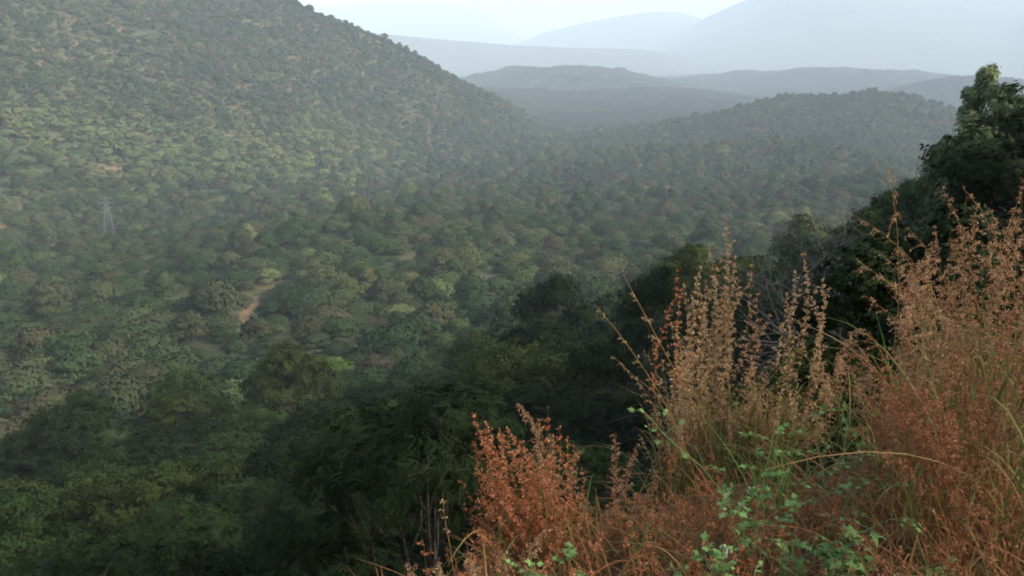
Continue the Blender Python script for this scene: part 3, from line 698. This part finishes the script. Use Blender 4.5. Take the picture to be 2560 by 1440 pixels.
clump(1712, 4.1, 3, .9, .03, 'narrow dark red grass tuft at the left edge of the central tuft', 6, G_RED, stemm=G_REDSTEM, blades=8, leanj=.06, bl=.025, tips=[(1698, 675), (1706, 720)])
# red plume at lower middle
clump(1330, 3.1, 46, .74, .15, 'bright red orange feathery grass clump left of the others at the bottom', 7, G_RED, stemm=G_REDSTEM, blades=30, leanj=.13, lean=(-.12, 0), bl=.026, droop=.25, spk=.010, head=.6, hmin=.35, tips=[(1172, 1042), (1182, 1060), (1205, 1080), (1228, 1110), (1250, 1120), (1265, 1150), (1215, 1052), (1240, 1075), (1195, 1110)])
clump(1440, 3.2, 24, .56, .16, 'red brown grass clump just right of the red orange plume', 8, G_RED, stemm=G_REDSTEM, blades=50, leanj=.2, lean=(-.04, 0), bl=.03, spk=.009, head=.5, tips=[(1285, 1075), (1300, 1105)])
clump(1410, 3.5, 3, .8, .08, 'few arching pinkish grass heads curving left above the red plume', 9, G_PINK, blades=6, leanj=.1, lean=(-.16, 0), bl=.04, droop=.8, tipbend=.08, tips=[(1300, 968), (1350, 1010), (1375, 1050), (1440, 1110)])
clump(1160, 2.8, 12, .42, .14, 'sparse short orange grass at the lower left end of the bank', 10, G_TAN, stemm=G_REDSTEM, blades=30, leanj=.3)
clump(1570, 3.4, 16, .50, .2, 'low rusty grass clump between the red plume and the central tuft', 11, G_PINK, stemm=G_REDSTEM, blades=60, leanj=.22, tips=[(1545, 1085), (1590, 1120), (1640, 1180)])
# right bank
RB = [(2350, 4.2, 14, 1.0, .22, 'loose pink brown grass clump with heads arching left at the foot of the dark tree', G_PINK),
      (2470, 3.6, 28, 1.42, .26, 'dense pinkish grass clump near the top of the right bank', G_PINK),
      (2570, 3.2, 32, 1.34, .24, 'dense red brown grass clump cut by the right edge of the picture', G_PINK),
      (2420, 3.1, 24, .82, .22, 'rust red grass clump low on the right bank', G_RUST),
      (2520, 2.8, 28, 1.02, .22, 'dark red grass clump in the lower right corner', G_RUST),
      (2350, 3.6, 12, .70, .24, 'short rusty grass clump left of the rust red clump on the right bank', G_RUST),
      (2660, 3.6, 28, 1.55, .25, 'tall grass clump leaning into the picture from beyond the right edge', G_PINK)]
TIPS = {0: [(2345, 560), (2290, 640), (2265, 720), (2310, 600)], 1: [(2440, 470), (2400, 500), (2365, 530), (2490, 560)], 6: [(2530, 475), (2556, 500)]}
for k, (px, D, n, h, s, lab, m) in enumerate(RB):
    clump(px, D, n, h, s, lab, 20 + k, m, stemm=G_REDSTEM if m is G_RUST else G_STEM, blades=60, leanj=.24, lean=(-.1, 0), bl=.042, droop=.8, tipbend=.08, tips=TIPS.get(k, ()))
# lone stalks
def lone(px, D, hgt, lean, label, seed, m=G_TAN, **kw):
    r = np.random.default_rng(seed); cx, cy = at(px, D); root = empty('grass_stalk', (cx, cy, H(cx, cy))); st, sh = Acc(), Acc()
    stalk(st, sh, r, np.zeros(3), hgt, lean, rad=.0024, **kw); st.build('stem', G_STEM, root); sh.build('seed_head', m, root)
    tag(root, label, 'grass stalk', 'single grass stalks')
lone(1800, 3.3, 1.12, (-.42, 0), 'longest thin straw stalk leaning left in front of the central tuft', 1, nb=9, bl=.02, head=.3)
lone(1860, 3.4, 1.22, (-.45, .05), 'upper thin straw stalk leaning left, tip over the green canopy', 2, nb=10, bl=.025, head=.3)
lone(1130, 2.9, .52, (-.10, 0), 'single pale stalk standing at the left end of the grass bank', 3, nb=9, bl=.02, head=.3)
lone(425, 2.6, .40, (-.05, 0), 'tip of a small brown grass head at the bottom edge on the left', 4, m=G_PINK, nb=8, bl=.02, head=.4)
lone(2260, 4.0, 1.42, (-.02, 0), 'tall solitary drooping pink head left of the right bank', 5, m=G_PINK, nb=9, bl=.06, droop=1.1, head=.2)
# low grass
def low_grass():
    r = np.random.default_rng(77); st, sh, bl = Acc(), Acc(), Acc(); A, B, C, A2, C2 = Acc(), Acc(), Acc(), Acc(), Acc()
    for k in range(1500):
        az = r.uniform(-9, 42); D = r.uniform(2.1, 7.5)
        if az < 24 and D > 3.9: continue
        x, y = polar(az, D); b = np.array((x, y, H(x, y) - .02)); g = float(fbm(x / .8, y / .8, 2))
        stalk(*((A, C) if az + r.normal(0, 4) < 17 else (A2, C2)), r, b, r.uniform(.16, .36) * (1 + max(0, az - 20) / 22), r.normal(0, .28, 2), head=.45, nb=9, bl=.03, spk=.010)
    for k in range(15000):
        az = r.uniform(-10, 44); D = r.uniform(2.0, 8.5)
        if az < 24 and D > 4.1: continue
        x, y = polar(az, D); b = np.array((x, y, H(x, y) - .02)); blade(B, r, b, r.uniform(.12, .38), r.normal(0, .5, 2), r.uniform(.0015, .004), r.uniform(.2, .9))
    o = B.build('low_grass', straw('low_grass_mix', [(0.06, 0.09, 0.025), (0.20, 0.11, 0.04), (0.27, 0.11, 0.045), (0.30, 0.19, 0.08)])); tag(o, 'short dry and green grass blades between the clumps on the bank', 'grass', kind='stuff')
    for (a_, c_, m_, lb) in ((A, C, G_RED, 'rusty seeding undergrowth between the grass clumps'), (A2, C2, G_RUST, 'dark rust coloured undergrowth filling the right bank')):
        V1, Q1 = a_.get(); V2, Q2 = c_.get()
        o2 = build('dry_undergrowth', np.concatenate([V1, V2]), np.concatenate([Q1, Q2 + len(V1)]), [G_REDSTEM, m_], mi=np.concatenate([np.zeros(len(Q1)), np.ones(len(Q2))])); tag(o2, lb, 'undergrowth', kind='stuff')
low_grass()

# ------------------------------------------------------------------ broad green blades and weeds
def leaf_tuft(px, D, n, label, seed, L=.5):
    r = np.random.default_rng(seed); cx, cy = at(px, D); root = empty('green_grass_tuft', (cx, cy, H(cx, cy))); a = Acc()
    for k in range(n): blade(a, r, np.array((*r.normal(0, .06, 2), 0)), L * r.uniform(.5, 1.1), r.normal(0, .18, 2), r.uniform(.0025, .005), r.uniform(.1, .6))
    a.build('leaf_blade', G_GREEN, root); tag(root, label, 'grass', 'tufts of broad green grass')
leaf_tuft(2000, 3.9, 20, 'upright tuft of broad green blades at the right foot of the central tuft', 1, .75)
leaf_tuft(1960, 3.4, 14, 'green blades in front of the central tuft', 2, .6)
leaf_tuft(2330, 3.3, 12, 'slim green blades rising through the rust red bank', 3, .9)
leaf_tuft(1640, 2.9, 8, 'short green blades between rusty grass and weeds', 4, .35)
M_WEED = leaf_mat('weed_leaf', [(0.09, 0.17, 0.05), (0.15, 0.26, 0.08), (0.22, 0.34, 0.12)], jitter=.9, trans=.35)
M_WSTEM = plain_mat('weed_stem', (0.10, 0.16, 0.05), (0.18, 0.22, 0.09), 20)
M_PETAL = leaf_mat('white_petal', [(0.34, 0.38, 0.24), (0.46, 0.48, 0.36)], jitter=.9, trans=.3)
# lobed leaf outline
LOB = (np.array([(0, 0, 0), (.28, .10, .02), (.22, .42, -.03), (.45, .20, .02), (.55, .46, -.06), (.68, .16, 0), (1, 0, -.10), (.68, -.16, 0), (.55, -.46, -.06), (.45, -.20, .02), (.22, -.42, -.03), (.28, -.10, .02)]),
       np.array([(0, 1, 3, 5), (1, 2, 3, 3), (3, 4, 5, 5), (0, 5, 7, 0), (5, 6, 7, 7), (0, 7, 9, 11), (11, 9, 10, 10), (9, 7, 8, 8)]))
LOBT = np.array([(0, 1, 3), (0, 3, 5), (1, 2, 3), (3, 4, 5), (0, 5, 7), (5, 6, 7), (0, 7, 9), (0, 9, 11), (11, 9, 10), (9, 7, 8)])
def weed(px, D, hgt, label, seed, nst=5, flowers=5, leaf=.038):
    r = np.random.default_rng(seed); cx, cy = at(px, D); root = empty('flowering_weed', (cx, cy, H(cx, cy))); s = Acc(); pos = []; dr = []; fl = []
    for k in range(nst):
        ln = r.normal(0, .38, 2); h = hgt * r.uniform(.6, 1.05); t = np.linspace(0, 1, 9)[:, None]
        P = np.concatenate([ln[0] * h * t, ln[1] * h * t, h * t], 1) + np.cumsum(r.normal(0, .006, (9, 3)), 0); tube(s, P, np.linspace(.003, .0012, 9), 4)
        for i in range(2, 9):
            for _ in range(2):
                a = r.uniform(0, 6.28); d = np.array((math.cos(a), math.sin(a), .25)); L = hgt * r.uniform(.06, .2)
                q = P[i] + d * L; tube(s, [P[i], (P[i] + q) / 2 + (0, 0, .008), q], .001, 3)
                for u in (.45, .8, 1.0): pos.append(P[i] + (q - P[i]) * u); dr.append(d + r.normal(0, .5, 3))
                if i > 5 and len(fl) < flowers and r.random() < .4: fl.append(q + (0, 0, .012))
    pos = np.array(pos); dr = np.array(dr); N = len(pos); up = np.tile((0, 0, 1.0), (N, 1)) + r.normal(0, .4, (N, 3)); M = frames(N, up, dr)
    V, Q = scatter(LOB[0], LOBT, pos, M, leaf * r.uniform(.5, 1.2, N)); build('foliage', V, Q, M_WEED, root)
    s.build('stem', M_WSTEM, root)
    if fl:
        f = Acc()
        for c in fl:
            for _ in range(3):
                o = c + r.normal(0, .008, 3)
                th = np.linspace(0, math.pi, 5); P = o + np.stack([0 * th, 0 * th, (th / math.pi - .5) * .014], 1); tube(f, P, .0042 * np.sin(th) + .0004, 6)
        f.build('flower', M_PETAL, root, smooth=True)
    tag(root, label, 'weed', 'green flowering weeds at the foot of the bank')
weed(1915, 2.75, .44, 'green lobed weed with white flower buds below the central tuft', 1, 4, 4, .032)
weed(1860, 2.5, .28, 'leafy green weed at the bottom edge under the central tuft', 2, 4, 2, .03)
weed(2060, 2.7, .36, 'green weed with wide pale leaves right of the white budded weed', 3, 3, 1, .03)
weed(2030, 3.0, .48, 'tall thin green weed with small buds climbing beside the green blades', 4, 2, 0, .03)
weed(1495, 2.5, .26, 'small bright green leafy sprig in front of the rusty grass', 5, 3, 0)
weed(2140, 3.2, .5, 'sparse upright green weed at the left foot of the rust red bank', 6, 4, 0, .03)
weed(2200, 2.6, .26, 'low round leaved green weed at the bottom edge below the right bank', 7, 3, 1, .055)
weed(1760, 2.5, .18, 'low green leaves at the bottom edge left of the leafy weed', 8, 3, 1, .03)

# ------------------------------------------------------------------ leafy shrubs behind the bank
def shrub(px, D, rad, hgt, tone, label, seed):
    r = np.random.default_rng(seed); x, y = at(px, D); root = empty('shrub', (x, y, H(x, y) - .1))
    L = lobes(r, rad, hgt, 12, .8, .3); P, nrm = crown_points(r, L, 5200, .4, .5); M = frames(len(P), nrm, None, r)
    V, Q = scatter(SPRAY[0], SPRAY[1], P, M, .055 * r.uniform(.6, 1.3, len(P))); build('crown', V, Q, LEAFY[tone], root)
    limbs(r, L, rad, hgt, 3, .25, .02, 4).build('stem', M_BARK, root)
    tag(root, label, 'shrub', 'leafy shrubs behind the grass bank')
shrub(2150, 6.4, .75, 1.35, 'olive green', 'brown green leafy shrub behind the arching grass right of the central tuft', 1)
shrub(2330, 6.0, .8, 1.5, 'dark green', 'leafy green shrub with pale specks between shrub and right bank', 2)
shrub(2480, 7.5, .9, 1.4, 'dark green', 'dark shrub behind the dense pinkish clump', 3)

# ------------------------------------------------------------------ haze
def haze():
    x0, x1, y0, y1, z0, z1 = -20000, 20000, -1200, 29500, -330, 2200
    V = [(x, y, z) for x in (x0, x1) for y in (y0, y1) for z in (z0, z1)]
    Q = [(0, 1, 3, 2), (4, 6, 7, 5), (0, 4, 5, 1), (2, 3, 7, 6), (0, 2, 6, 4), (1, 5, 7, 3)]
    m, t, o = mat('haze'); v = t.nodes.new('ShaderNodeVolumePrincipled')
    v.inputs['Color'].default_value = (0.69, 0.84, 1.0, 1); v.inputs['Density'].default_value = 1.45e-4; v.inputs['Anisotropy'].default_value = -0.1
    t.links.new(v.outputs[0], o.inputs['Volume']); h = build('haze', V, Q, m); tag(h, 'pale blue haze filling the valley', 'haze', kind='stuff')
haze()
